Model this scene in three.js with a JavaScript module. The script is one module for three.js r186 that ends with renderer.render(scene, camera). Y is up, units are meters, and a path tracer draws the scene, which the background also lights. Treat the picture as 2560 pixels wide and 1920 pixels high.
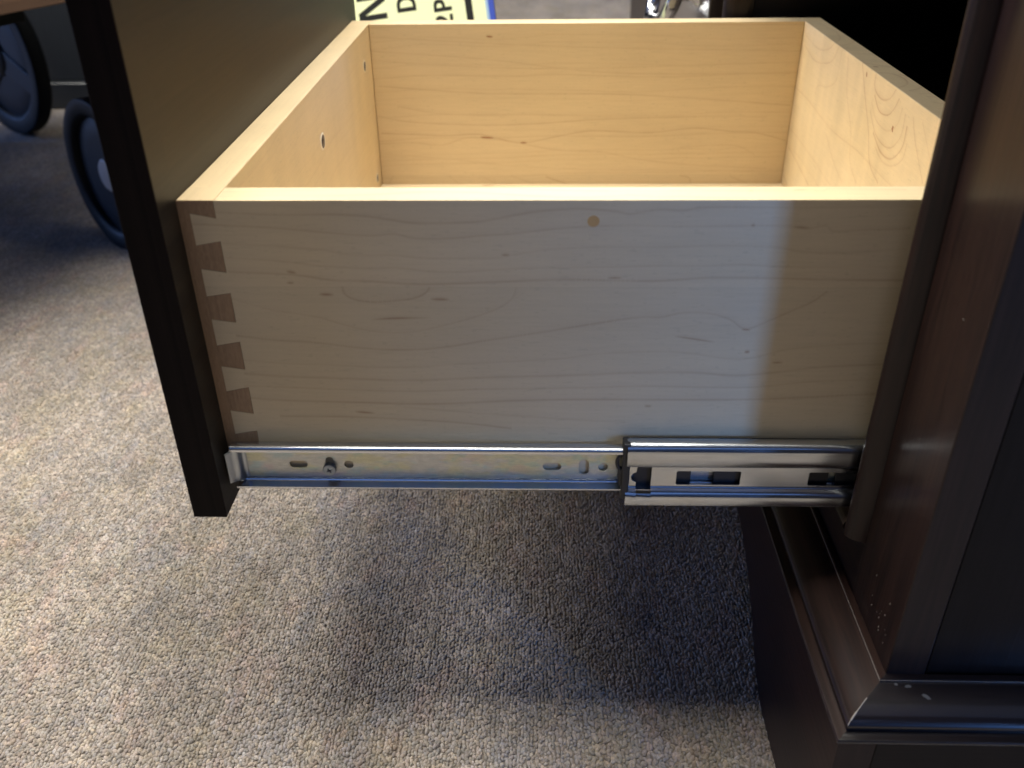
import * as THREE from 'three';
import { RoundedBoxGeometry } from 'three/addons/geometries/RoundedBoxGeometry.js';
import { mergeGeometries, mergeVertices } from 'three/addons/utils/BufferGeometryUtils.js';
import { RectAreaLightUniformsLib } from 'three/addons/lights/RectAreaLightUniformsLib.js';

// ------------------------------------------------------------ camera, lamps, exposure
const scene = new THREE.Scene();
const camera = new THREE.PerspectiveCamera(46.01, 1024 / 768, 0.02, 60);
camera.position.set(0.18516, 0.54388, 0.43705);
camera.up.set(-0.0044, 0.85227, -0.52309);
camera.lookAt(0.18516 - 0.028428, 0.54388 - 0.52299, 0.43705 - 0.851865);
camera.focus = 0.62;
camera.userData.fStop = 8;
const renderer = new THREE.WebGLRenderer();
renderer.toneMapping = THREE.LinearToneMapping;
renderer.toneMappingExposure = 1;
renderer.shadowMap.enabled = true;
RectAreaLightUniformsLib.init();
scene.background = new THREE.Color().setRGB(0.006, 0.007, 0.01);   // the dim rest of the hall

function num(n, name) { return n ? `${name}_${String(n).padStart(3, '0')}` : name; }
const used = {};
function numbered(name) { const n = used[name] = (used[name] ?? -1) + 1; return num(n, name); }
function tag(o, label, category, group, kind) {
  if (label) o.userData.label = label;
  if (category) o.userData.category = category;
  if (group) o.userData.group = group;
  if (kind) o.userData.kind = kind;
  return o;
}
function thing(name, label, category, group) {
  const g = new THREE.Group(); g.name = numbered(name); scene.add(g);
  return tag(g, label, category, group);
}
function part(name, geo, mat, parent) {
  const m = new THREE.Mesh(Array.isArray(geo) ? mergeGeometries(geo.map(plain)) : geo, mat);
  m.name = name; m.castShadow = m.receiveShadow = true; parent.add(m); return m;
}
function plain(g) {
  const o = g.index ? g.toNonIndexed() : g;
  for (const k of Object.keys(o.attributes)) if (!['position', 'normal', 'uv'].includes(k)) o.deleteAttribute(k);
  return o;
}

// lamp: a glowing face and an area light of its size just in front of it
function lamp(name, label, category, group, pos, target, w, h, rgb, strength, frameMat) {
  const g = thing(name, label, category, group);
  g.position.set(...pos); g.lookAt(...target);
  const glow = new THREE.MeshStandardMaterial({ color: 0x222222, roughness: 0.6, emissive: new THREE.Color().setRGB(...rgb), emissiveIntensity: Math.min(strength, 3) });
  const face = part('diffuser', new THREE.BoxGeometry(w, h, 0.01), glow, g);
  face.castShadow = false;
  const f = 0.03;
  part('frame', [
    new THREE.BoxGeometry(w + 2 * f, f, 0.03).translate(0, h / 2 + f / 2 + 0.001, -0.004), new THREE.BoxGeometry(w + 2 * f, f, 0.03).translate(0, -h / 2 - f / 2 - 0.001, -0.004),
    new THREE.BoxGeometry(f, h, 0.03).translate(w / 2 + f / 2 + 0.001, 0, -0.004), new THREE.BoxGeometry(f, h, 0.03).translate(-w / 2 - f / 2 - 0.001, 0, -0.004)], frameMat, g);
  const l = new THREE.RectAreaLight(new THREE.Color().setRGB(...rgb), strength, w, h);
  l.name = 'light'; l.position.set(0, 0, 0.02); l.rotation.y = Math.PI; g.add(l);
  return g;
}
const frameWhite = new THREE.MeshStandardMaterial({ color: new THREE.Color().setRGB(.7, .7, .7), roughness: .5 });
const WARM = [1, .965, .86], BLUE = [.24, .43, 1];
const CEIL = 'ceiling lights of the showroom';
lamp('ceiling_light', 'rectangular ceiling light straight above the open drawer', 'ceiling light', CEIL, [.0, 2.7, -.33], [.0, 0, -.33], 1.8, 1.2, WARM, 20, frameWhite);
lamp('ceiling_light', 'rectangular ceiling light on the side of the iron wheeled table', 'ceiling light', CEIL, [-2.9, 2.7, -.9], [-2.9, 0, -.9], 1.8, 1.2, WARM, 27, frameWhite);
lamp('ceiling_light', 'rectangular ceiling light on the side of the desk cabinet', 'ceiling light', CEIL, [2.6, 2.7, -.6], [2.6, 0, -.6], 1.8, 1.2, WARM, 3.5, frameWhite);
lamp('window', 'tall blue daylight window behind the camera on the cabinet side', 'window', null, [4.3, 1.7, 5.3], [.3, .3, 0], 0.75, 1.9, [.15, .37, 1], 82, frameWhite);
lamp('window', 'wide blue daylight window at the side of the wheeled table', 'window', null, [-5.2, 1.3, -1.9], [-.6, .1, -1.1], 3, 2, BLUE, 5.5, frameWhite);
lamp('window', 'high blue daylight window straight behind the camera', 'window', null, [.3, 3.3, 4.2], [.2, .3, 0], 4, 2.6, BLUE, .34, frameWhite);
lamp('ceiling_light', 'rectangular ceiling light farther back above the yellow sign', 'ceiling light', CEIL, [.15, 2.7, -3.0], [.15, 0, -3.0], 1.8, 1.2, WARM, 3, frameWhite);

// ------------------------------------------------------------ noise and textures
let seed = 7;
function rnd() { seed = (seed * 1664525 + 1013904223) >>> 0; return seed / 4294967296; }
function hash(x, y, s = 0) { let h = Math.imul(x | 0, 374761393) + Math.imul(y | 0, 668265263) + Math.imul(s | 0, 2147483647 - 58); h = Math.imul(h ^ (h >>> 13), 1274126177); return ((h ^ (h >>> 16)) >>> 0) / 4294967296; }
function noise(x, y, s = 0) {
  const xi = Math.floor(x), yi = Math.floor(y), fx = x - xi, fy = y - yi;
  const u = fx * fx * (3 - 2 * fx), v = fy * fy * (3 - 2 * fy);
  const a = hash(xi, yi, s), b = hash(xi + 1, yi, s), c = hash(xi, yi + 1, s), d = hash(xi + 1, yi + 1, s);
  return a + (b - a) * u + (c - a) * v + (a - b - c + d) * u * v;
}
function fbm(x, y, s = 0, o = 4) { let t = 0, a = .5, n = 0; for (let i = 0; i < o; i++) { t += a * noise(x, y, s + i * 17); n += a; a *= .5; x *= 2.03; y *= 2.03; } return t / n; }
const sm = (a, b, x) => { const t = Math.min(1, Math.max(0, (x - a) / (b - a))); return t * t * (3 - 2 * t); };
const toS = (c) => { c = Math.min(1, Math.max(0, c)); return 255 * (c <= .0031308 ? 12.92 * c : 1.055 * Math.pow(c, 1 / 2.4) - .055); };
function tex(w, h, fn, srgb = true) {           // fn(x, y) -> linear rgb (or a grey)
  const d = new Uint8Array(w * h * 4);
  for (let y = 0; y < h; y++) for (let x = 0; x < w; x++) {
    const c = fn(x, y), i = (y * w + x) * 4;
    for (let k = 0; k < 3; k++) { const v = typeof c === 'number' ? c : c[k]; d[i + k] = srgb ? toS(v) : 255 * Math.min(1, Math.max(0, v)); }
    d[i + 3] = 255;
  }
  const t = new THREE.DataTexture(d, w, h); t.wrapS = t.wrapT = THREE.RepeatWrapping;
  t.magFilter = THREE.LinearFilter; t.minFilter = THREE.LinearMipmapLinearFilter; t.generateMipmaps = true;
  if (srgb) t.colorSpace = THREE.SRGBColorSpace;
  t.needsUpdate = true; return t;
}

// maple: growth lines drawn through given points (tenths of a millimetre), then fine pores and flecks
function maple({ w, h, len, high, u0 = 0, v0 = 0, lines = [], marks = [], markA = .6, seams = [], auto = 0, base = [.64, .515, .325], s = 1, amount = 1, chatoy = 0 }) {
  const dark = new Float32Array(w * h);
  const px = w / len, py = h / high;
  function splat(pts, a, sig, fade, closed) {
    const P = []; for (let i = 0; i < pts.length; i += 2) P.push(new THREE.Vector3((pts[i] / 1e4 - u0) * px, (pts[i + 1] / 1e4 - v0) * py, 0));
    if (P.length < 2) return;
    const c = P.length > 2 ? new THREE.CatmullRomCurve3(P, false, 'centripetal') : new THREE.LineCurve3(P[0], P[1]);
    const n = Math.ceil(c.getLength() * 1.5) + 2, seen = new Set();
    for (let i = 0; i <= n; i++) {
      const p = c.getPoint(i / n), e = c.getTangent(i / n);
      const k = a * (.65 + .7 * noise(p.x / 60, p.y / 40, s + 3)) * (closed ? Math.pow(Math.sin(Math.PI * (i + .5) / (n + 1)), .8) : 1);
      const along = Math.abs(e.x) >= Math.abs(e.y);
      const R = Math.ceil(Math.max(sig, fade) * (along ? py : px) * 2.6);
      const bx = Math.round(p.x), by = Math.round(p.y), key = along ? bx : 1e6 + by + (bx >> 6) * 1e4;
      if (seen.has(key)) continue; seen.add(key);
      for (let r = -R; r <= R; r++) {
        const x = along ? bx : bx + r, y = along ? by + r : by;
        if (x < 0 || y < 0 || x >= w || y >= h) continue;
        const dd = along ? (y - p.y) / py : (x - p.x) / px;
        const val = k * (Math.exp(-dd * dd / (2 * sig * sig)) + (dd > 0 ? .35 : .12) * Math.exp(-dd * dd / (2 * fade * fade)));
        const q = y * w + x; if (val > dark[q]) dark[q] = val + .3 * dark[q]; else dark[q] += .3 * val;
      }
    }
  }
  lines.forEach((l, i) => splat(l, .08 + .2 * hash(i, 5, s), .00038 + .0002 * hash(i, 6, s), .0021));
  marks.forEach((l, i) => splat(l, markA, .00032 + .0002 * hash(i, 2, s), .0011, true));
  let v = high * .02;
  for (let i = 0; i < auto; i++) {
    v += high / auto * (.4 + 1.2 * hash(i, 1, s));
    const pts = []; for (let k = 0; k <= 14; k++) { const u = len * k / 14; pts.push((u + u0) * 1e4, (v0 + v + high * .09 * (fbm(u * 7, v * 9, s + 40, 2) - .5) + .0012 * (noise(u * 40, v * 60, s) - .5)) * 1e4); }
    splat(pts, .05 + .09 * hash(i, 9, s), .0005, .0022);
  }
  return tex(w, h, (x, y) => {
    const u = x / px, vv = y / py;
    let b = 1 + .13 * (fbm(u * 7, vv * 26, s + 9, 4) - .5) + .07 * (fbm(u * 60, vv * 900, s + 11, 2) - .5) + .05 * (hash(x, y, s) - .5);
    const fleck = noise(u * 260, vv * 1500, s + 31); b -= .07 * sm(.78, .95, fleck);
    if (chatoy) b += chatoy * (fbm(u * 45, vv * 14, s + 60, 3) - .5);
    for (const z of seams) { if (vv + v0 < z) b *= .955; b -= .05 * Math.exp(-(((vv + v0 - z) / .0004) ** 2)); }
    const k = Math.min(.75, dark[y * w + x] * amount), tone = .12 * (fbm(u * 5, vv * 16, s + 70, 3) - .5);
    return [base[0] * b * (1 - .72 * k), base[1] * b * (1 - k - .35 * tone * .6), base[2] * b * (1 - 1.12 * k - tone)];
  });
}
const NEAR_GRAIN = [
  [192,3780,527,3764,790,3767,971,3756,1081,3740,1207,3721,1397,3720,1556,3729,1698,3756,1832,3780,1988,3793,2043,3796,2232,3783,2315,3768,2388,3781,2470,3791,2585,3787,2665,3801,2779,3804,3104,3801,3750,3803],
  [64,3715,310,3704,516,3691,754,3668,874,3657,994,3651,1106,3660,1201,3638,1353,3634,1553,3651,1713,3662,1911,3685,2045,3697,2211,3704,2707,3702,3036,3705,3160,3699,3227,3690,3315,3704,3340,3677,3450,3679,3734,3690],
  [199,3609,502,3591,662,3576,743,3570,822,3550,943,3541,1105,3542,1226,3526,1469,3525,1631,3528,1711,3542,1832,3565,1964,3579,2132,3586,2510,3588,2718,3595,2968,3593,3094,3584,3206,3563,3390,3554,3742,3579],
  [195,3528,490,3508,691,3482,813,3473,976,3466,1100,3471,1262,3451,1425,3447,1711,3465,1966,3473,2264,3476,2476,3483,2730,3483,2898,3490,3152,3477,3738,3478],
  [202,3447,561,3428,763,3397,928,3393,1216,3375,1628,3389,1967,3403,2482,3396,2737,3414,3077,3412,3332,3405,3755,3401],
  [801,3361,809,3320,843,3292,958,3269,1085,3279,1186,3293,1254,3330,1268,3357],
  [175,3294,425,3214,446,3212,653,3175,776,3134,900,3099,1027,3083,1155,3086,1284,3115,1498,3177,1667,3252,1717,3303,1734,3358],
  [178,3060,420,3030,591,3021,846,2987,1018,2975,1190,2977,1363,2996,1535,3029,1791,3073,1972,3106,2192,3147,2410,3182,2515,3182,2618,3207,2713,3210,2802,3198,2893,3164,2941,3126,2978,3109,3012,3119,3110,3169,3231,3233,3318,3282,3377,3339],
  [174,2906,399,2886,747,2873,921,2861,1183,2864,1444,2886,1790,2907,1975,2921,2200,2954,2379,2965,2603,2966,2738,2951,2893,2925,3010,2926,3121,2957,3224,2985,3572,3020,3790,3026],
  [182,2815,386,2800,737,2786,1177,2776,1528,2795,1977,2810,2432,2832,2750,2833,2933,2815,3139,2832,3420,2872,3773,2893],
  [168,2734,375,2727,818,2709,1172,2703,1526,2718,1978,2727,2438,2743,2804,2739,3078,2741,3346,2774,3792,2798],
  [166,2653,362,2638,809,2625,1256,2617,1701,2641,1980,2650,2629,2653,3089,2659,3812,2702],
  [346,2526,799,2523,1159,2504,1429,2484,1699,2448],
  [1076,2595,1343,2570,1700,2540,2076,2513,2359,2498]];
const NEAR_MARKS = [
  [936,3163,1076,3171,1270,3174],
  [510,3449,570,3439],
  [505,3383,546,3381],
  [670,3315,754,3312],
  [1268,3287,1377,3284],
  [1655,3543,1703,3543],
  [785,2561,910,2550],
  [2595,3065,2703,3048,2820,3028],
  [2211,3413,2297,3413],
  [2460,2610,2502,2608],
  [3143,2900,3210,2901],
  [2929,3706,2954,3706],
  [2952,3109,3005,3104],
  [2987,2967,3018,2969],
  [3144,3699,3235,3690]];
const FAR_GRAIN = [
  [172,3724,2006,3625,4403,3567],
  [159,3592,1314,3508,2474,3378,4321,3357],
  [174,3503,1080,3442,2009,3414,4078,3459],
  [245,3253,1305,3179,2718,3161,4367,3049],
  [419,3054,821,2982,1777,2966,4149,2933],
  [195,2961,456,2905,1297,2861,1777,2871,2493,2916,3441,2936],
  [228,2780,567,2767,858,2754,1246,2764,1390,2732,1680,2678,2019,2738,2378,2797,2978,2778,3452,2822,3812,2787,4052,2774,4372,2693],
  [193,2670,561,2681,852,2656,1099,2729,1390,2715,1680,2666,2021,2603,2507,2577,2875,2502,3488,2438,4221,2399],
  [3302,2624,3708,2647,3902,2634,4084,2523,3723,2512,3357,2550,3280,2599],
  [209,2571,1041,2494,1777,2417,4346,2373],
  [313,2332,255,2229],
  [898,2330,1030,2228],
  [1233,2330,1429,2227],
  [1555,2329,1827,2226],
  [1926,2315,2175,2226],
  [3327,2325,3428,2300,3447,2223],
  [3841,2324,4073,2222]];
const FAR_MARKS = [
  [1331,3721,1400,3716],
  [1245,2735,1390,2728],
  [1656,2678,1729,2678]];
const RIGHT_GRAIN = [
  [-4792,3645,-4383,3588,-4132,3614,-3836,3703,-3731,3838],
  [-4787,3730,-4292,3702,-3976,3771,-3872,3836],
  [-3636,3832,-3659,3575,-3882,3464,-4136,3413,-4199,3340,-3931,3214,-3716,3122,-3370,2967,-3032,2877],
  [-3450,3821,-3324,3553,-3061,3309,-2944,3090,-2711,2988],
  [-3090,3848,-2859,3607,-2665,3422,-2521,3225,-2264,3143],
  [-4868,2825,-4112,2805,-3336,2758],
  [-4823,2649,-4339,2597,-3948,2546],
  [-4840,2352,-4667,2296],
  [-2680,3687,-2524,3612,-2328,3636,-2239,3709,-2190,3787],
  [-2720,3631,-2549,3537,-2265,3536,-2124,3631,-2100,3745],
  [-2715,3562,-2487,3438,-2170,3440,-2023,3573,-2023,3723],
  [-2562,3440,-2327,3358,-2100,3383,-1956,3516,-1951,3658],
  [-2474,3360,-2261,3309,-2046,3349,-1910,3443,-1889,3558],
  [-1882,3740,-1778,3623,-1634,3509,-1498,3407],
  [-1716,3754,-1508,3601,-1339,3462],
  [-2736,3833,-2718,3747,-2542,3699,-2361,3744,-2281,3829]];
const RIGHT_MARKS = [
  [-2944,3804,-2932,3766],
  [-2205,3592,-2194,3548],
  [-2191,3591,-2213,3562],
  [-2573,3861,-2524,3865]];

// ------------------------------------------------------------ materials
const W = .5075, L = .4586, T = .0194, TOP = .3843, BOT = .2067, XC = .378, ZC = .0894;
const lacquer = (map, o = {}) => new THREE.MeshPhysicalMaterial({ map, roughness: .5, clearcoat: .35, clearcoatRoughness: .34, ...o });
const mapNear = maple({ w: 2048, h: 840, len: .46, high: .186, v0: .199, lines: NEAR_GRAIN, marks: NEAR_MARKS, seams: [.3358], s: 3, amount: .62 });
const mapFar = maple({ w: 2048, h: 840, len: .46, high: .186, v0: .199, lines: FAR_GRAIN, marks: FAR_MARKS, markA: 1.5, seams: [.2333], auto: 16, s: 21, amount: .6, base: [.64, .50, .30] });
const mapRight = maple({ w: 2048, h: 760, len: .5, high: .186, u0: -.5, v0: .199, lines: RIGHT_GRAIN, marks: RIGHT_MARKS, auto: 4, s: 33, amount: .95, markA: 2.2, base: [.68, .54, .335], chatoy: .3 });
const mapLeft = maple({ w: 1024, h: 420, len: .5, high: .186, auto: 15, s: 55, amount: .45, chatoy: .16, base: [.63, .485, .285] });
const mapEnd = tex(256, 512, (x, y) => { const r = fbm(x / 5, y / 90, 77, 3), g = fbm(x / 2.2, y / 6, 78, 2), d = .93 + .3 * (r - .5) + .3 * (g - .5); return [.35 * d, .218 * d, .118 * d]; });
const M = {
  near: lacquer(mapNear), far: lacquer(mapFar), right: lacquer(mapRight), left: lacquer(mapLeft),
  end: lacquer(mapEnd, { roughness: .6, clearcoat: .2 }),
  plug: new THREE.MeshPhysicalMaterial({ color: new THREE.Color().setRGB(.56, .33, .12), roughness: .5 }),
  rim: new THREE.MeshStandardMaterial({ color: new THREE.Color().setRGB(.78, .7, .55), roughness: .8 }),
};
function stain(base, s, streak = 1) {
  return tex(1024, 1024, (x, y) => {
    const g = fbm(x / 5, y / 150, s, 4), f = noise(x / 1.6, y / 26, s + 5), c = fbm(x / 70, y / 420, s + 8, 3), k = 1 + streak * (.9 * (g - .5) + .45 * (f - .5) + .7 * (c - .5));
    return [base[0] * k, base[1] * (k * .9 + .1), base[2] * (k * .75 + .25)];
  });
}
const darkBump = tex(1024, 1024, (x, y) => .5 + .5 * (noise(x / 1.8, y / 60, 91) - .5) + .4 * (noise(x / 3.7, y / 140, 92) - .5), false);
const espresso = (map, o = {}) => new THREE.MeshPhysicalMaterial({ map, roughness: .42, clearcoat: .5, clearcoatRoughness: .16, bumpMap: darkBump, bumpScale: .00008, ...o });
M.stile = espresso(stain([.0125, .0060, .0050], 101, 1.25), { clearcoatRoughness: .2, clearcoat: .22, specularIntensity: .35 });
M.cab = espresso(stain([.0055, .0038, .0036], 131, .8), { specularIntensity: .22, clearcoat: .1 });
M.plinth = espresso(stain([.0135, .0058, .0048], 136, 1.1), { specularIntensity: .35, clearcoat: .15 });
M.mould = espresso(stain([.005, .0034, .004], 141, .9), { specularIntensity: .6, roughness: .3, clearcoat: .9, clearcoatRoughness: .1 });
M.edge = espresso(stain([.0088, .0058, .006], 155, .9), { specularIntensity: .12, clearcoat: .02 });
M.front = espresso(stain([.0125, .0082, .005], 151, .9), { roughness: .5, specularIntensity: .6, clearcoat: .16, clearcoatRoughness: .34 });
M.inner = new THREE.MeshStandardMaterial({ map: stain([.012, .009, .009], 161, .5), roughness: .7 });
M.bare = new THREE.MeshStandardMaterial({ color: new THREE.Color().setRGB(.2, .175, .15), roughness: .6 });
M.scuff = new THREE.MeshStandardMaterial({ color: new THREE.Color().setRGB(.035, .036, .04), roughness: .8 });
M.steel = new THREE.MeshPhysicalMaterial({ color: new THREE.Color().setRGB(.66, .68, .71), metalness: 1, roughness: .2 });
M.steelRough = new THREE.MeshPhysicalMaterial({ color: new THREE.Color().setRGB(.42, .45, .48), metalness: 1, roughness: .34 });
const zinc = tex(1024, 128, (x, y) => {       // yellow to teal passivation clouds on galvanised steel
  const a = fbm(x / 70, y / 26, 201, 4), b = fbm(x / 40 + 9, y / 18, 207, 4), r = fbm(x / 110, y / 40, 213, 3), g = .9 + .25 * (fbm(x / 14, y / 3, 219, 3) - .5) + .12 * (hash(x, y, 4) - .5);
  const y1 = sm(.42, .68, a), t1 = sm(.5, .75, b), p1 = sm(.55, .78, r);
  return [(.64 + .03 * y1 - .12 * t1 + .03 * p1) * g, (.64 + .015 * y1 - .03 * t1 - .035 * p1) * g, (.60 - .12 * y1 + .02 * t1) * g];
});
M.zinc = new THREE.MeshPhysicalMaterial({ map: zinc, metalness: .85, roughness: .42 });
const galvanised = tex(512, 128, (x, y) => { const k = .9 + .16 * (fbm(x / 40, y / 22, 231, 3) - .5) + .12 * (fbm(x / 30, y / 2, 237, 2) - .5), t = .06 * (fbm(x / 60, y / 30, 241, 3) - .5); return [(.60 + t) * k, (.62 + .3 * t) * k, (.62 - t) * k]; });
M.zincBright = new THREE.MeshPhysicalMaterial({ map: galvanised, color: new THREE.Color().setRGB(.98, 1.0, 1.06), metalness: 1, roughness: .2 });
M.black = new THREE.MeshPhysicalMaterial({ color: new THREE.Color().setRGB(.012, .012, .013), roughness: .45 });
M.screw = new THREE.MeshPhysicalMaterial({ color: new THREE.Color().setRGB(.26, .29, .33), metalness: .9, roughness: .35 });
M.screwDark = new THREE.MeshPhysicalMaterial({ color: new THREE.Color().setRGB(.16, .15, .17), metalness: .9, roughness: .4 });

// ------------------------------------------------------------ geometry helpers
function uvBy(g, fu, fv) {
  const p = g.attributes.position, n = g.attributes.normal, uv = new Float32Array(p.count * 2);
  for (let i = 0; i < p.count; i++) { const a = [p.getX(i), p.getY(i), p.getZ(i), Math.abs(n.getX(i)), Math.abs(n.getY(i)), Math.abs(n.getZ(i))]; uv[2 * i] = fu(...a); uv[2 * i + 1] = fv(...a); }
  g.setAttribute('uv', new THREE.BufferAttribute(uv, 2)); return g;
}
function box(x0, x1, y0, y1, z0, z1, r = .0012, seg = 2) {
  const w = x1 - x0, h = y1 - y0, d = z1 - z0;
  const g = r > 0 ? new RoundedBoxGeometry(w, h, d, seg, Math.min(r, w / 2.1, h / 2.1, d / 2.1)) : new THREE.BoxGeometry(w, h, d);
  g.translate((x0 + x1) / 2, (y0 + y1) / 2, (z0 + z1) / 2); return plain(g);
}
// wood with its grain running along one axis, laid out in metres: repeats every 0.6 m
function grain(g, axis, scale = .6, du = 0, dv = 0) {
  const s = 1 / scale;
  return uvBy(g, (x, y, z, a, b, c) => du + s * (axis === 'y' ? (a > c ? z : x) + (b > .7 ? z : 0) : axis === 'x' ? (b > c ? z : y) : (a > b ? y : x)),
    (x, y, z) => dv + s * (axis === 'x' ? x : axis === 'y' ? y : z));
}
function strip(points, t) {                        // a bent sheet: closed outline of thickness t round a centre line
  const P = points.map((p) => new THREE.Vector2(...p)), a = [], b = [];
  for (let i = 0; i < P.length; i++) {
    const d = P[Math.min(i + 1, P.length - 1)].clone().sub(P[Math.max(i - 1, 0)]).normalize(), n = new THREE.Vector2(-d.y, d.x).multiplyScalar(t / 2);
    a.push(P[i].clone().add(n)); b.push(P[i].clone().sub(n));
  }
  return new THREE.Shape([...a, ...b.reverse()]);
}
function smooth(points, n) { return new THREE.SplineCurve(points.map((p) => new THREE.Vector2(...p))).getPoints(n).map((p) => [p.x, p.y]); }
// a profile drawn in (z, y) drawn out along x from x0 to x1
function alongX(shape, x0, x1, cs = 8) {
  const g = new THREE.ExtrudeGeometry(shape, { depth: x1 - x0, bevelEnabled: false, curveSegments: cs });
  g.applyMatrix4(new THREE.Matrix4().set(0, 0, 1, x0, 0, 1, 0, 0, 1, 0, 0, 0, 0, 0, 0, 1));
  const ix = g.index; if (!ix) { const p = g.attributes.position.array, n = g.attributes.normal.array; for (let i = 0; i < p.length; i += 9) for (let k = 0; k < 3; k++) { let q = p[i + 3 + k]; p[i + 3 + k] = p[i + 6 + k]; p[i + 6 + k] = q; q = n[i + 3 + k]; n[i + 3 + k] = n[i + 6 + k]; n[i + 6 + k] = q; } }
  return g;
}
function creased(g, deg = 40) {                    // smooth normals over gentle bends, keep sharp ones
  g = plain(g); g.deleteAttribute('normal'); g.computeVertexNormals();
  const p = g.attributes.position, n = g.attributes.normal, map = new Map(), key = (i) => `${Math.round(p.getX(i) * 1e6)},${Math.round(p.getY(i) * 1e6)},${Math.round(p.getZ(i) * 1e6)}`;
  for (let i = 0; i < p.count; i++) { const k = key(i); if (!map.has(k)) map.set(k, []); map.get(k).push(i); }
  const out = new Float32Array(p.count * 3), cosA = Math.cos(deg * Math.PI / 180), v = new THREE.Vector3(), w = new THREE.Vector3(), acc = new THREE.Vector3();
  for (const list of map.values()) for (const i of list) {
    v.fromBufferAttribute(n, i); acc.set(0, 0, 0);
    for (const j of list) { w.fromBufferAttribute(n, j); if (w.dot(v) > cosA) acc.add(w); }
    acc.normalize(); out.set([acc.x, acc.y, acc.z], i * 3);
  }
  g.setAttribute('normal', new THREE.BufferAttribute(out, 3)); return g;
}
function rr(shape, x0, x1, y0, y1, r) {            // rounded rectangle as a path (for holes)
  const p = shape; p.moveTo(x0 + r, y0); p.lineTo(x1 - r, y0); p.absarc(x1 - r, y0 + r, r, -Math.PI / 2, 0); p.lineTo(x1, y1 - r); p.absarc(x1 - r, y1 - r, r, 0, Math.PI / 2);
  p.lineTo(x0 + r, y1); p.absarc(x0 + r, y1 - r, r, Math.PI / 2, Math.PI); p.lineTo(x0, y0 + r); p.absarc(x0 + r, y0 + r, r, Math.PI, 1.5 * Math.PI); return p;
}
const uvX = (g, k = 5, dy = 0) => uvBy(g, (x) => x * k, (x, y, z, a, b, c) => (b > c ? z : y) * k * 8 + dy);

// ------------------------------------------------------------ carpet: a floor sheet and its loops
const tuft = (x, z) => {                           // yarn colour at a place, linear
  const a = fbm(x * 38, z * 20, 301, 3), b = fbm(x * 55 + 7, z * 26, 311, 3), c = fbm(x * 60 + 3, z * 30, 321, 3), g = .86 + .5 * (fbm(x * 16, z * 11, 331, 3) - .5);
  const yv = sm(.52, .8, a), bl = sm(.54, .8, b), rd = sm(.56, .82, c);
  return [(.268 + .008 * yv - .018 * bl + .012 * rd) * g, (.230 + .004 * yv - .007 * bl - .008 * rd) * g, (.198 - .014 * yv + .010 * bl - .008 * rd) * g];
};
const carpetTile = tex(1024, 1024, (x, y) => { const c = tuft(x / 1024 * 1.2, y / 1024 * 1.2), k = .5 + .5 * noise(x / 2.6, y / 3.2, 341); return c.map((v) => v * k); });
carpetTile.repeat.set(1 / 1.2, 1 / 1.2);
const carpetBump = tex(512, 512, (x, y) => noise(x / 4, y / 5, 351), false);
M.carpet = new THREE.MeshStandardMaterial({ map: carpetTile, roughness: 1, bumpMap: carpetBump, bumpScale: .002 });
const floorGeo = new THREE.PlaneGeometry(16, 16).rotateX(-Math.PI / 2).translate(0, -.0006, -2);
uvBy(floorGeo, (x) => x, (x, y, z) => z);
tag(part('floor', floorGeo, M.carpet, scene), 'beige loop pile carpet floor', null, null, 'structure');
{
  const loop = new THREE.IcosahedronGeometry(1, 1);
  const dx = .0025, dz = .0026, x0 = -1.02, x1 = .62, z0 = -1.4, z1 = .4, list = [];
  for (let i = 0; x0 + i * dx < x1; i++) for (let k = 0; z0 + k * dz < z1; k++) {
    const x = x0 + i * dx + (hash(i, k, 1) - .5) * .0015 + .0004 * Math.sin(k * .21 + i), z = z0 + (k + .5 * (i & 1)) * dz + (hash(i, k, 2) - .5) * .0018;
    if (x > XC && z < ZC - .01) continue;
    if (z < -.6 && x < -1.45 + (z + .6) * 0) continue;
    list.push([x, z, i, k]);
  }
  const m4 = new THREE.Matrix4(), q = new THREE.Quaternion(), e = new THREE.Euler(), col = new THREE.Color();
  const loops = new THREE.InstancedMesh(loop, new THREE.MeshStandardMaterial({ color: 0xffffff, roughness: 1 }), list.length);
  loops.name = 'carpet_pile';
  list.forEach(([x, z, i, k], n) => {
    const r = hash(i, k, 3), s = .8 + .55 * hash(i, k, 4);
    e.set((hash(i, k, 5) - .5) * .9, (hash(i, k, 6) - .5) * 2.2, (hash(i, k, 7) - .5) * .9); q.setFromEuler(e);
    m4.compose(new THREE.Vector3(x, -.0009 + .0007 * r, z), q, new THREE.Vector3(.00130 * s, .0015, .0019 * s)); loops.setMatrixAt(n, m4);
    const c = tuft(x, z), g = .74 + .56 * hash(i, k, 8) * (.45 + noise(x * 160, z * 120, 371)), br = .10 * (hash(i, k, 10) - .5); loops.setColorAt(n, col.setRGB(c[0] * g * (1 + br), c[1] * g, c[2] * g * (1 - br) * (.95 + .1 * hash(i, k, 9))));
  });
  loops.castShadow = loops.receiveShadow = true; scene.add(loops);
  tag(loops, 'short looped yarn pile of the beige carpet', null, null, 'stuff');
}

// the ceiling that the polished metal and the lacquer mirror
const ceilGeo = new THREE.BoxGeometry(16, .05, 10.2).translate(0, 2.79, -3.9);
tag(part('ceiling', ceilGeo, new THREE.MeshStandardMaterial({ color: new THREE.Color().setRGB(.6, .6, .62), roughness: .9 }), scene), 'flat pale ceiling of the showroom', null, null, 'structure');

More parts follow.
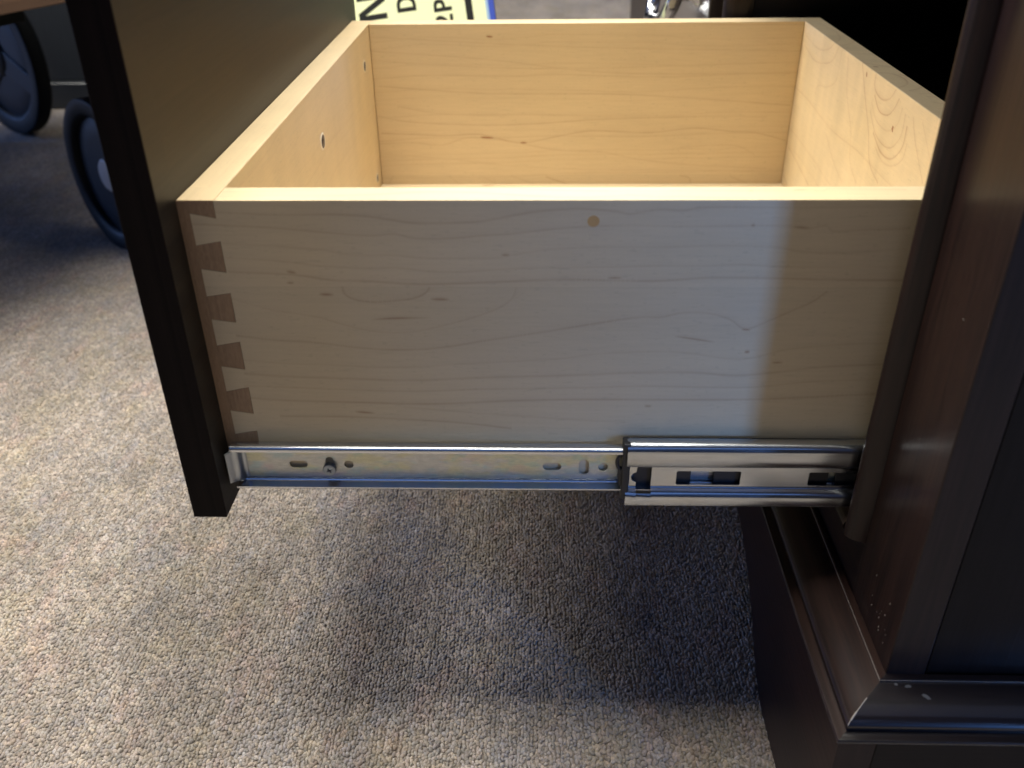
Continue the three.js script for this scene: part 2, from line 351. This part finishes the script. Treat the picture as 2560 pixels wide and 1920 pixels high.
// ------------------------------------------------------------ the drawer
const drawer = thing('drawer', 'open dovetailed maple drawer with a dark brown front panel', 'drawer');
{
  // the five fingers of the front corner joint: [bottom, top] at the narrow and at the wide end
  const F = [[.3775, TOP, .3748, TOP], [.3465, .3596, .3444, .3620], [.3164, .3300, .3145, .3321], [.2865, .2997, .2845, .3021], [.2567, .2695, .2545, .2724], [BOT, .2398, BOT, .2422]];
  const xa = .0061, xb = .0192, gap = .0002;
  const side = new THREE.Shape(); side.moveTo(L, TOP - .001); side.lineTo(L, BOT); side.lineTo(xb, BOT);
  for (let i = F.length - 1; i >= 0; i--) {
    const [nb, nt, wb, wt] = F[i];
    if (i < F.length - 1) { side.lineTo(xa, nb - gap); side.lineTo(xb + gap, wb - gap); }
    if (i > 0) { side.lineTo(xb + gap, wt + gap); side.lineTo(xa, nt + gap); }
  }
  side.lineTo(xb + gap, TOP - .0006); side.lineTo(xb + .0006, TOP); side.lineTo(L - .001, TOP);
  const bev = { depth: T - .0006, bevelEnabled: true, bevelSize: .0003, bevelThickness: .0003, bevelSegments: 1 };
  const nearG = new THREE.ExtrudeGeometry(side, { ...bev, bevelEnabled: false, depth: T });
  nearG.translate(0, 0, -T);
  part('side_panel', uvBy(nearG, (x) => x / .46, (x, y, z) => (y + z - .199) / .186), M.near, drawer);
  const farG = box(T + .0002, L - T - .0002, BOT, TOP, -W, -W + T, .0008);
  part('side_panel', uvBy(farG, (x) => x / .46, (x, y, z) => (y + (z + W - T) - .199) / .186), M.far, drawer);
  // front board: the dark end grain comb shows on the near side
  const comb = new THREE.Shape(); comb.moveTo(0, BOT); comb.lineTo(xb, BOT);
  for (let i = F.length - 1; i >= 0; i--) {
    const [nb, nt, wb, wt] = F[i];
    if (i < F.length - 1) { comb.lineTo(xa, nb); comb.lineTo(xb, wb); }
    if (i > 0) { comb.lineTo(xb, wt); comb.lineTo(xa, nt); } else { comb.lineTo(xb, TOP); }
  }
  comb.lineTo(.0007, TOP); comb.lineTo(0, TOP - .0007);
  const combG = new THREE.ExtrudeGeometry(comb, { depth: T - .0004, bevelEnabled: false }).translate(0, 0, -T + .0004);
  const boardG = box(0, T, BOT, TOP, -W, -T - .0002, .0008);
  const fb = part('front_board', uvBy(boardG, (x, y, z) => (z + .5) / .5, (x, y, z) => (y + (x - T) - .199) / .186), M.left, drawer);
  // its end is cut at the level of the top so that the top stays pale
  part('dovetail_pins', uvBy(combG, (x) => x / .06, (x, y) => y / .2), M.end, fb);
  part('joint_cap', uvBy(box(.0004, xb + .0004, TOP - .0002, TOP + .0001, -T - .0003, -.0003, 0, 1), (x, y, z) => (z + .5) / .5, (x, y) => (x + .1) / .186), M.left, fb);
  const backG = box(L - T, L, BOT, TOP, -W, -T - .0002, .0008);
  part('back_board', uvBy(backG, (x, y, z) => (z + .5) / .5, (x, y, z) => (y - (x - L + T) - .199) / .186), M.right, drawer);
  const botG = box(T, L - T, .218, .224, -W + T, -T, 0);
  part('bottom_panel', uvBy(botG, (x) => x / .46, (x, y, z) => z / .186), M.far, drawer);
  // pale wooden plug near the top of the side
  const plug = new THREE.CylinderGeometry(.0031, .0031, .0012, 24).rotateX(Math.PI / 2).translate(.2132, .3731, -.00045);
  part('wood_plug', uvBy(plug, (x) => x / .1, (x, y) => y / .2), M.plug, drawer);
  // screws sunk in the inner face of the front board
  for (const [y, z, r] of [[.3412, -.2476, .0058], [.3535, -.4478, .0052], [.2395, -.4617, .0046]]) {
    const cone = new THREE.LatheGeometry([[0, .0022], [r * .55, .0019], [r * .8, .0004], [r, .0001]].map((p) => new THREE.Vector2(...p)), 24);
    const ring = new THREE.LatheGeometry([[r * .82, .0003], [r * 1.02, .0006], [r * 1.15, .0001]].map((p) => new THREE.Vector2(...p)), 24);
    const place = (g) => { g.scale(1, 1, 1.15); g.rotateZ(-Math.PI / 2).translate(T, y, z); return g; };
    const c = part('screw', place(new THREE.LatheGeometry([[0, .0009], [r * .35, .0009], [r * .4, .0004], [r * .86, .0005]].map((p) => new THREE.Vector2(...p)), 24)), M.screwDark, fb);
    part('splintered_rim', place(ring), M.rim, c);
  }
  // the dark finished front
  const frontG = box(-.0192, -.0001, .1960, .4992, -W - .0220, .0220, .0003);
  const df = part('drawer_front', grain(frontG, 'z', .6), M.front, drawer);
  part('edge_band', [box(-.0199, -.0001, .1952, .5, .0221, .0228, .0003), box(-.0199, -.0001, .1952, .5, -W - .0228, -W - .0221, .0003), box(-.0199, -.0001, .1952, .1959, -W - .0220, .0220, .0003), box(-.0199, -.0001, .4993, .5, -W - .0220, .0220, .0003), box(-.0199, -.0193, .1960, .4992, -W - .0220, .0220, .0003)].map((g) => grain(g, 'z', .6)), M.edge, df);
}

// ------------------------------------------------------------ the slide
const slide = thing('drawer_slide', 'zinc plated ball bearing slide screwed along the lower edge of the maple drawer', 'drawer slide');
{
  const x0 = .0105, x1 = .44;
  const web = new THREE.Shape(); web.moveTo(x0, .2085); web.lineTo(x1, .2085); web.lineTo(x1, .2342); web.lineTo(x0, .2342); web.closePath();
  const hole = (...a) => web.holes.push(rr(new THREE.Path(), ...a));
  hole(.0363, .0471, .2174, .2224, .00249);
  hole(.0584, .0630, .2160, .2254, .00229);
  hole(.1884, .1994, .2166, .2221, .00274);
  hole(.2099, .2160, .2136, .2247, .00304);
  for (const [x, y, r] of [[.0721, .2199, .0028], [.2243, .2193, .0029]]) { const h = new THREE.Path(); h.absarc(x, y, r, 0, Math.PI * 2, true); web.holes.push(h); }
  const webG = new THREE.ExtrudeGeometry(web, { depth: .0011, bevelEnabled: false, curveSegments: 14 }).translate(0, 0, .0013);
  const rail = part('drawer_rail', uvBy(webG, (x) => x * 4.5, (x, y) => (y - .2) * 34), M.zinc, slide);
  const topP = smooth([[.0019, .2325], [.0021, .2345], [.0032, .2362], [.0055, .2367], [.0078, .2368], [.0092, .2363], [.0097, .2352], [.0097, .2341]], 30);
  const botP = smooth([[.0019, .2105], [.0021, .2092], [.0032, .2078], [.0055, .2072], [.0078, .2069], [.0090, .2072], [.0096, .2080], [.0096, .2086]], 30);
  part('flange', uvX(creased(alongX(strip(topP, .0012), .0045, x1))), M.steel, rail);
  part('flange', uvX(creased(alongX(strip(botP, .0012), .0045, x1))), M.steel, rail);
  // bent end stop
  const tabP = smooth([[.0112, .0019], [.0094, .0019], [.0080, .0028], [.0062, .0052], [.0040, .0066], [.0022, .0084], [.0008, .0098]], 24);
  const tab = new THREE.Shape(strip(tabP, .0011).getPoints());
  const tabG = new THREE.ExtrudeGeometry(tab, { depth: .0232, bevelEnabled: false });
  tabG.applyMatrix4(new THREE.Matrix4().set(1, 0, 0, 0, 0, 0, 1, .2096, 0, 1, 0, 0, 0, 0, 0, 1));
  { const p = tabG.attributes.position; for (let i = 0; i < p.count; i++) { const out = Math.max(0, (p.getZ(i) - .004) / .006), up = (p.getY(i) - .2212) / .0116; p.setY(i, p.getY(i) - up * out * .0012); } flip(tabG); }
  part('end_stop', uvX(creased(tabG)), M.steelRough, rail);
  // pan head screw with a cross recess
  const head = new THREE.Shape(); head.absarc(0, 0, .0035, 0, Math.PI * 2);
  const c = .0021, d = .0007, cross = new THREE.Path([[-c, -d], [-d, -d], [-d, -c], [d, -c], [d, -d], [c, -d], [c, d], [d, d], [d, c], [-d, c], [-d, d], [-c, d]].reverse().map((p) => new THREE.Vector2(...p)));
  head.holes.push(cross);
  const headG = new THREE.ExtrudeGeometry(head, { depth: .0010, bevelEnabled: true, bevelSize: .0005, bevelThickness: .0006, bevelSegments: 3, curveSegments: 24 }).rotateZ(.5);
  const seatG = new THREE.CylinderGeometry(.0034, .0038, .0014, 24).rotateX(Math.PI / 2);
  part('screw', [headG.translate(.0606, .2177, .0042), seatG.translate(.0606, .2177, .0030)], M.screw, rail);

  // the middle rail that rides over it
  const m0 = .2372, m1 = .43, n0 = .2435, n1 = .2524;
  const mid = new THREE.Group(); 
  const upP = [...smooth([[.0030, .2404], [.0048, .2414], [.0074, .2417], [.0098, .2411], [.0116, .2397], [.0125, .2380], [.0127, .2364]], 30), [.0127, .2330], [.0127, .2283], [.0122, .2274], [.0104, .2270], [.0086, .2266], [.0080, .2258]];
  const middle = part('middle_rail', uvX(creased(alongX(strip(upP, .0012), m0, m1), 35), 5, .3), M.zincBright, slide);
  const loP = (a) => [[.0080, .2102], [.0083, .2094], [.0092, .2086], [.0104, .2078], [.0116, .2068], [.0124, .2057], [.0127, .2045], [.0127, .2020], [.0127, .1999], [.0124, .1991]];
  part('lower_flange', [uvX(creased(alongX(strip(loP(), .0012), m0, n0), 40), 5, .1), uvX(creased(alongX(strip(loP(), .0012), n1, m1), 40), 5, .1), uvX(creased(alongX(strip(loP().slice(4), .0012), n0, n1), 40), 5, .1)], M.zincBright, middle);
  const mw = new THREE.Shape();
  mw.moveTo(m0, .2098); mw.lineTo(n0, .2098); mw.lineTo(n0, .2130); mw.absarc(n0 + .0006, .2166, .0036, -1.75, 1.75, true); mw.lineTo(n0 + .0006, .2260); mw.lineTo(m0, .2260); mw.closePath();
  const mw2 = new THREE.Shape(); mw2.moveTo(n1, .2098); mw2.lineTo(m1, .2098); mw2.lineTo(m1, .2260); mw2.lineTo(n1, .2260); mw2.closePath();
  mw2.holes.push(rr(new THREE.Path(), .2671, .3048, .2113, .2213, .0012), rr(new THREE.Path(), .3444, .3712, .2113, .2210, .0012));
  part('web', [mw, mw2].map((s) => uvX(new THREE.ExtrudeGeometry(s, { depth: .0011, bevelEnabled: false, curveSegments: 12 }).translate(0, 0, .0075), 5, .6)), M.zincBright, middle);
  // black plastic ball cage behind it
  const cage = part('ball_retainer', [
    box(m0 + .002, .2762, .2012, .2420, .0036, .0056, .0005), box(.2895, .357, .2012, .2420, .0036, .0056, .0005), box(.3612, .428, .2012, .2420, .0036, .0056, .0005), box(.2760, .3615, .2012, .2070, .0036, .0056, .0005), box(.2760, .3615, .2300, .2420, .0036, .0056, .0005),
    box(.2346, m0 + .0021, .2018, .2422, .0030, .0118, .0012)], M.black, slide);
  const lug = new THREE.TubeGeometry(new THREE.CatmullRomCurve3([[.2352, .2334], [.2330, .2318], [.2318, .2285], [.2322, .2252], [.2336, .2222], [.2334, .2180], [.2340, .2130], [.2352, .2098]].map(([x, y]) => new THREE.Vector3(x, y, .0088))), 40, .0011, 8);
  part('spring_lug', [lug, box(.2334, .2352, .2120, .2232, .0060, .0104, .0008)], M.black, cage);
}
function flip(g) { const q = g.attributes.position.array; for (let i = 0; i < q.length; i += 9) for (let k = 0; k < 3; k++) { const t = q[i + 3 + k]; q[i + 3 + k] = q[i + 6 + k]; q[i + 6 + k] = t; } }

// ------------------------------------------------------------ the desk cabinet
const cab = thing('desk_cabinet', 'dark espresso desk cabinet that the maple drawer slides out of', 'cabinet');
{
  const zEnd = -1.62, topY = .73, OB = .193, OT = .503, oz = .0262;
  const x2 = .95;
  part('corner_stile', grain(box(XC, XC + .0215, .128, topY, oz, ZC, .0009), 'y'), M.stile, cab);
  part('stile', grain(box(XC, XC + .0215, .128, topY, -.562, -.5335, .0009), 'y', .6, .3), M.stile, cab);
  part('stile', grain(box(XC, XC + .0215, .128, topY, zEnd, -1.108, .0009), 'y', .6, .5), M.stile, cab);
  part('bottom_rail', grain(box(XC + .0006, XC + .0209, .128, OB - .0085, -.5333, oz - .0003, .0006), 'z', .6, .2), M.stile, cab);
  part('bottom_rail', grain(box(XC + .0006, XC + .0209, .128, OB - .0085, -1.1077, -.5623, .0006), 'z', .6, .7), M.stile, cab);
  part('top_rail', grain(box(XC + .0006, XC + .0209, OT + .0085, topY, -.5333, oz - .0003, .0006), 'z', .6, .4), M.stile, cab);
  part('top_rail', grain(box(XC + .0006, XC + .0209, OT + .0085, topY, -1.1077, -.5623, .0006), 'z', .6, .9), M.stile, cab);
  // rounded bead standing proud round the opening
  const bead = (len) => { const s = new THREE.Shape(); s.moveTo(0, .022); s.lineTo(0, .004); s.bezierCurveTo(0, -.0045, .0075, -.0035, .0115, .0083); s.lineTo(.0115, .022); return new THREE.ExtrudeGeometry(s, { depth: len, bevelEnabled: false, curveSegments: 22 }); };
  const put = (g, m) => { g.applyMatrix4(m); const h = plain(g); if (m.determinant() < 0) { flip(h); } return creased(h, 30); };
  const bv = (zc) => put(bead(OT - OB + .017), new THREE.Matrix4().set(0, 1, 0, XC - .009, 0, 0, 1, OB - .0085, 1, 0, 0, zc, 0, 0, 0, 1));
  const bh = (y) => put(bead(.5504), new THREE.Matrix4().set(0, 1, 0, XC - .009, 1, 0, 0, y, 0, 0, 1, -.5340, 0, 0, 0, 1));
  for (const zc of [.0168, -.5330]) part('bead', grain(bv(zc), 'y', .6, .6), M.stile, cab);
  for (const y of [OB - .0085, OT]) part('bead', grain(bh(y), 'z', .6, .6), M.stile, cab);
  // end of the cabinet: narrow corner board and a panel set back from it
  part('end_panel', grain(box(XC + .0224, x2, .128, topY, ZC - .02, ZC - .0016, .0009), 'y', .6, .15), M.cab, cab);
  // inside of the opening
  part('lining', [box(XC + .0215, x2, .17, .62, oz + .006, ZC - .0202, 0), box(XC + .0215, x2, .17, .62, -.56, -.536, 0), box(x2, x2 + .01, .128, topY, zEnd, ZC - .0016, 0), box(XC + .022, x2, .60, .62, -.536, oz + .006, 0), box(XC + .022, x2, .16, .172, -.536, oz + .006, 0), box(XC + .022, x2, .128, topY, zEnd, zEnd + .02, 0)].map((g) => grain(g, 'y')), M.inner, cab);
  part('desk_top', grain(box(XC - .03, x2 + .02, topY + .0005, topY + .03, zEnd - .02, ZC + .03, .004), 'z'), M.cab, cab);
  // base moulding: (offset from the cabinet face, height), mitred at the corner
  const prof = [[0, .1437], [.0035, .1437], [.0042, .1432], [.0042, .1420], ...smooth([[.0046, .1418], [.0085, .1411], [.0135, .1400], [.0185, .1382], [.0225, .1362], [.0250, .1343], [.0263, .1325], [.0266, .1308]], 22), [.0264, .1298], [.0258, .1292], [.0258, .1285], [.0268, .1282], [.0306, .1282], [.0318, .1279], [.0323, .1270], [.0323, .1262], [.0318, .1257], [0, .1257]];
  const sweep = (a, b, dir) => {                   // a, b: along; the mitre end grows with the offset
    const pos = [], n = prof.length;
    const P = (o, y, e) => dir === 'z' ? [XC - o, y, e ? ZC + o : b] : [e ? XC - o : b, y, ZC + o];
    for (let i = 0; i < n - 1; i++) { const q = [P(...prof[i], 1), P(...prof[i], 0), P(...prof[i + 1], 1), P(...prof[i + 1], 0)]; const t = dir === 'z' ? [0, 1, 2, 2, 1, 3] : [0, 2, 1, 2, 3, 1]; for (const k of t) pos.push(...q[k]); }
    const cap = prof.map(([o, y]) => P(o, y, 0)), sh = THREE.ShapeUtils.triangulateShape(prof.map((p) => new THREE.Vector2(...p)), []);
    for (const f of sh) for (const k of (dir === 'z' ? [0, 2, 1] : [0, 1, 2])) pos.push(...cap[f[k]]);
    const g = new THREE.BufferGeometry(); g.setAttribute('position', new THREE.Float32BufferAttribute(pos, 3)); g.computeVertexNormals(); return creased(g, 32);
  };
  part('base_moulding', grain(sweep(0, zEnd, 'z'), 'z', .6, .3), M.stile, cab);
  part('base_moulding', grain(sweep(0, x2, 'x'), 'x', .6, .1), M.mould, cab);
  // plinth: the front board is cut out in a curve between its feet
  const b = .0308, zf = ZC + b, fp = new THREE.Shape();
  fp.moveTo(zf, 0); fp.lineTo(zf, .1256); fp.lineTo(zEnd, .1256); fp.lineTo(zEnd, 0); fp.lineTo(zEnd + .1, 0);
  fp.bezierCurveTo(zEnd + .12, .03, zEnd + .16, .06, zEnd + .2, .066); fp.lineTo(-.13, .072);
  fp.bezierCurveTo(-.1, .066, -.07, .05, -.045, .026); fp.bezierCurveTo(-.032, .013, -.015, .004, .004, 0);
  const fg = new THREE.ExtrudeGeometry(fp, { depth: .02, bevelEnabled: false, curveSegments: 16 });
  fg.applyMatrix4(new THREE.Matrix4().set(0, 0, 1, XC - b, 0, 1, 0, 0, 1, 0, 0, 0, 0, 0, 0, 1)); const fgp = plain(fg); flip(fgp); fgp.computeVertexNormals();
  part('plinth_board', grain(fgp, 'z', .6, .45), M.plinth, cab);
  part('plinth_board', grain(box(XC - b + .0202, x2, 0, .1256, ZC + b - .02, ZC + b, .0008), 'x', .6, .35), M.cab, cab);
  // worn corner of the mitre, dull scuffs on the moulding, pale nicks on the stile
  const heightAt = (o) => { for (let i = 1; i < prof.length; i++) if (prof[i][0] >= o && prof[i][0] > prof[i - 1][0]) { const t = (o - prof[i - 1][0]) / (prof[i][0] - prof[i - 1][0]); return [prof[i - 1][1] + t * (prof[i][1] - prof[i - 1][1]), Math.atan2(prof[i - 1][1] - prof[i][1], prof[i][0] - prof[i - 1][0])]; } return [.14, .1]; };
  const ridge = []; for (let i = 0; i <= 14; i++) { const o = .0135 + .0125 * i / 14; ridge.push(new THREE.Vector3(XC - o, heightAt(o)[0] - .0001, ZC + o)); }
  const wear = [new THREE.TubeGeometry(new THREE.CatmullRomCurve3(ridge), 30, .00026, 5), new THREE.TubeGeometry(new THREE.CatmullRomCurve3(ridge.slice(8, 13)), 16, .0005, 5)];
  const thin = (a, b, r) => new THREE.TubeGeometry(new THREE.LineCurve3(new THREE.Vector3(...a), new THREE.Vector3(...b)), 1, r, 5);
  part('worn_edge', thin([XC - .0042, .1431, -.06], [XC - .0042, .1431, ZC + .004], .00016), M.bare, cab); part('worn_edge', thin([XC - .0042, .1431, ZC + .0042], [XC + .5, .1431, ZC + .0042], .00013), M.bare, cab);
  part('worn_edge', thin([XC - .0322, .1264, -.02], [XC - .0322, .1264, ZC + .032], .00014), M.bare, cab); part('worn_edge', thin([XC - .0322, .1264, ZC + .0322], [XC + .5, .1264, ZC + .0322], .00012), M.bare, cab);
  part('worn_edge', wear[0], M.bare, cab); part('worn_edge', wear[1], M.bare, cab);
  for (const [x, o, r, a, turn] of [[.3822, .0056, .0010, .8, 0], [.3885, .0068, .0019, .42, .1], [.3965, .0125, .0024, .5, -.6]]) {
    const g = new THREE.CylinderGeometry(r, r * .9, .0003, 13).scale(1, 1, a), q = g.attributes.position, [y, slope] = heightAt(o);
    for (let i = 0; i < q.count; i++) { const k = .8 + .4 * noise(q.getX(i) * 2500 + 9, q.getZ(i) * 2500 + 9, 5); q.setX(i, q.getX(i) * k); q.setZ(i, q.getZ(i) * k); }
    part('scuff', g.rotateY(turn).rotateX(slope).translate(x, y, ZC + o), M.scuff, cab);
  }
  const nick = [];
  for (let i = 0; i < 15; i++) { const y = .1515 + .03 * hash(i, 1, 5), z = .052 + .028 * hash(i, 2, 5) - (y - .165) * .3; nick.push(new THREE.IcosahedronGeometry(.00022 + .0003 * hash(i, 3, 5) ** 4, 0).scale(.4, 1.8, .8).translate(XC - .0001, y, z)); }
  nick.push(new THREE.IcosahedronGeometry(.0005, 0).scale(.4, 1, 1).translate(XC, .352, .067));
  tag(part('paint_nick', nick, M.bare, cab), null, null, null, 'stuff');
}
// the next drawer of the same cabinet, shut, with a bail pull
{
  const d2 = thing('drawer', 'closed glossy dark drawer with a bail pull, beyond the open maple drawer', 'drawer');
  part('drawer_front', grain(box(.360, .3785, .1952, .5, -1.105, -.566, .002), 'z', .6, .55), espresso(stain([.03, .02, .015], 171, .4), { roughness: .3, clearcoat: 1, clearcoatRoughness: .08 }), d2);
  const pull = thing('drawer_pull', 'polished nickel bail pull on the closed dark drawer behind', 'drawer pull');
  const nick = new THREE.MeshPhysicalMaterial({ color: new THREE.Color().setRGB(.7, .71, .74), metalness: 1, roughness: .16 });
  for (const z of [-.64, -.80]) part('post', new THREE.LatheGeometry([[0, .03], [.006, .029], [.0075, .025], [.006, .018], [.005, .008], [.010, .003], [.012, 0]].map((p) => new THREE.Vector2(...p)), 24).rotateZ(Math.PI / 2).translate(.360, .385, z), nick, pull);
  const arc = new THREE.CatmullRomCurve3([[.334, .388, -.63], [.331, .376, -.633], [.326, .358, -.66], [.324, .344, -.73], [.326, .340, -.785], [.331, .362, -.80], [.334, .388, -.80]].map((p) => new THREE.Vector3(...p)));
  part('bail', new THREE.TubeGeometry(arc, 60, .0085, 14), nick, pull);
}

// ------------------------------------------------------------ the sign behind the drawer
{
  const c = document.createElement('canvas'); c.width = 768; c.height = 1538; const g = c.getContext('2d');
  g.fillStyle = '#f3f7c4'; g.fillRect(0, 0, 768, 1538);
  g.fillStyle = '#14140f'; 
  const say = (t, x, y, size) => { g.save(); g.translate(x, y); g.rotate(-Math.PI / 2); g.font = `bold ${size}px sans-serif`; g.fillText(t, 0, 0); g.restore(); };
  SIGN_TEXT(g, say);
  g.fillStyle = '#9db9d6'; g.fillRect(727, 0, 14, 1538);
  g.fillStyle = '#3b52b4'; g.fillRect(741, 0, 27, 1538);
  const t = new THREE.CanvasTexture(c); t.colorSpace = THREE.SRGBColorSpace;
  const s = thing('sign', 'pale yellow sign with large black letters and a blue edge behind the drawer', 'sign');
  const w = .215, h = .287 * 1.5;
  part('board', new RoundedBoxGeometry(w, h, .006, 2, .001).translate(.016, h / 2, -.0032), new THREE.MeshStandardMaterial({ color: new THREE.Color().setRGB(.05, .05, .07), roughness: .6 }), s);
  part('printed_face', new THREE.PlaneGeometry(w - .002, h - .002).translate(.016, h / 2, .0003), new THREE.MeshStandardMaterial({ map: t, roughness: .55 }), s);
  part('easel_leg', new THREE.BoxGeometry(.02, .3, .004).rotateX(.62).translate(0, .17, -.09), new THREE.MeshStandardMaterial({ color: 0x26262a, roughness: .7 }), s);
  s.position.set(.045, .004, -.80); s.rotation.set(-.22, .0, 0); s.rotateZ(.13);
}
function SIGN_TEXT(g, say) {
  say('N', 243, 356, 196); say('D', 390, 334, 132); say('2P', 562, 424, 124);
  g.fillRect(629, 0, 34, 1538);
}

// ------------------------------------------------------------ the wheeled table on the left
{
  const table = thing('coffee_table', 'wooden coffee table on blue black iron cart wheels at the left', 'table');
  const iron = new THREE.MeshPhysicalMaterial({ map: tex(256, 256, (x, y) => { const k = .8 + .5 * fbm(x / 30, y / 30, 401, 4); return [.0035 * k, .0045 * k, .0065 * k]; }), roughness: .55, specularIntensity: .2 });
  const ironFace = new THREE.MeshPhysicalMaterial({ color: new THREE.Color().setRGB(.0065, .0095, .0165), roughness: .55, specularIntensity: .3 });
  const pal = new THREE.MeshStandardMaterial({ color: new THREE.Color().setRGB(.26, .27, .29), metalness: 0, roughness: .5 });
  const deckTex = tex(512, 512, (x, y) => { const k = .6 + .9 * fbm(x / 4, y / 90, 411, 4) - .3 * sm(.6, .8, fbm(x / 40, y / 40, 415, 3)); return [.085 * k, .043 * k, .024 * k]; });
  const wood = new THREE.MeshStandardMaterial({ map: deckTex, roughness: .6 });
  const D = new THREE.Vector3(.4, 0, -.9165), N = new THREE.Vector3(-.9165, 0, -.4);
  const base = new THREE.Matrix4().makeBasis(N, new THREE.Vector3(0, 1, 0), D).setPosition(-.385 - .4 * .16, 0, -.566 + .9165 * .16);
  for (let i = 0; i < 5; i++) part('plank', grain(box(.003, 1.2, .381, .425, .16 * i + .0012, .16 * (i + 1) - .0012, .002).applyMatrix4(base), 'x', .5, i * .3), wood, table);
  part('frame', [box(.14, 1.1, .345, .3805, .26, .30, .002), box(.14, 1.1, .345, .3805, .58, .62, .002)].map((g) => g.applyMatrix4(base)), iron, table);
  const wheel = (R, pos, spokes, a) => {
    const m = new THREE.Matrix4().makeBasis(new THREE.Vector3(Math.cos(a), 0, Math.sin(a)), new THREE.Vector3(0, 1, 0), new THREE.Vector3(-Math.sin(a), 0, Math.cos(a))).setPosition(...pos);
    const pt = (a) => new THREE.Vector2(...a), lathe = (p, n) => new THREE.LatheGeometry(p.map(pt), n).rotateX(Math.PI / 2);
    const w = part('wheel', lathe([[R * .76, -.010], [R * .80, -.016], [R * .985, -.018], [R, -.013], [R, .009], [R * .985, .013], [R * .82, .012], [R * .76, .006], [R * .76, -.010]], 72).applyMatrix4(m), iron, table);
    if (spokes) part('hub', lathe([[0, .013], [R * .12, .0125], [R * .18, .010], [R * .24, .004], [R * .25, -.012], [0, -.012]], 32).applyMatrix4(m), iron, w);
    part('axle_cap', lathe(spokes ? [[0, .0165], [R * .06, .0162], [R * .095, .0145], [R * .1, .0125]] : [[0, .0062], [R * .19, .006], [R * .215, .0035]], 24).applyMatrix4(m), pal, w);
    part('web', lathe([[0, .004], [R * .5, .003], [R * .765, .002], [R * .765, -.008], [0, -.008]], 48).applyMatrix4(m), ironFace, w);
    for (let i = 0; i < spokes; i++) { const s = new THREE.Shape(); s.moveTo(-R * .14, R * .16); s.lineTo(-R * .11, R * .77); s.lineTo(R * .11, R * .77); s.lineTo(R * .14, R * .16); part('spoke', new THREE.ExtrudeGeometry(s, { depth: .002, bevelEnabled: true, bevelSize: .005, bevelThickness: .004, bevelSegments: 3 }).translate(0, 0, .001).rotateZ(i * 2 * Math.PI / spokes + .15).applyMatrix4(m), ironFace, w); }
    return w;
  };
  wheel(.155, [-.925, .155, -1.475], 3, .63);
  wheel(.112, [-.452, .113, -.853], 0, .74);
  part('fork', [box(-.02, .02, .12, .382, -.03, .03, .004).applyMatrix4(new THREE.Matrix4().makeRotationY(.63).setPosition(-.43, .0, -.88))], iron, table);
}
{
  const low = thing('cabinet', 'dark low cabinet in shadow behind the iron wheels', 'cabinet');
  const m = espresso(stain([.010, .012, .016], 181, .5));
  part('body', grain(box(-1.5, -.28, .06, .75, -2.1, -1.68, .003), 'y'), m, low);
  part('base', grain(box(-1.52, -.26, 0, .0595, -2.1, -1.66, .004), 'x'), m, low);
}
// tall furniture behind the photographer; its edge cuts off the daylight
{
  const b = thing('bookcase', 'tall dark bookcase standing behind the camera', 'bookcase');
  const rot = new THREE.Matrix4().makeRotationY(.64).setPosition(1.45, 0, 1.59);
  part('carcass', [box(-1.0, 0, 0, 1.9, 0, .03, .002), box(-1.0, -.97, 0, 1.9, -.3, -.0005, .002), box(-.03, 0, 0, 1.9, -.3, -.0005, .002)].map((g) => grain(g.applyMatrix4(rot), 'y')), M.cab, b);
  for (const y of [.05, .45, .85, 1.25, 1.65]) part('shelf', grain(box(-.9695, -.0305, y, y + .03, -.29, -.0005, .002).applyMatrix4(rot), 'x'), M.cab, b);
}

renderer.render(scene, camera);
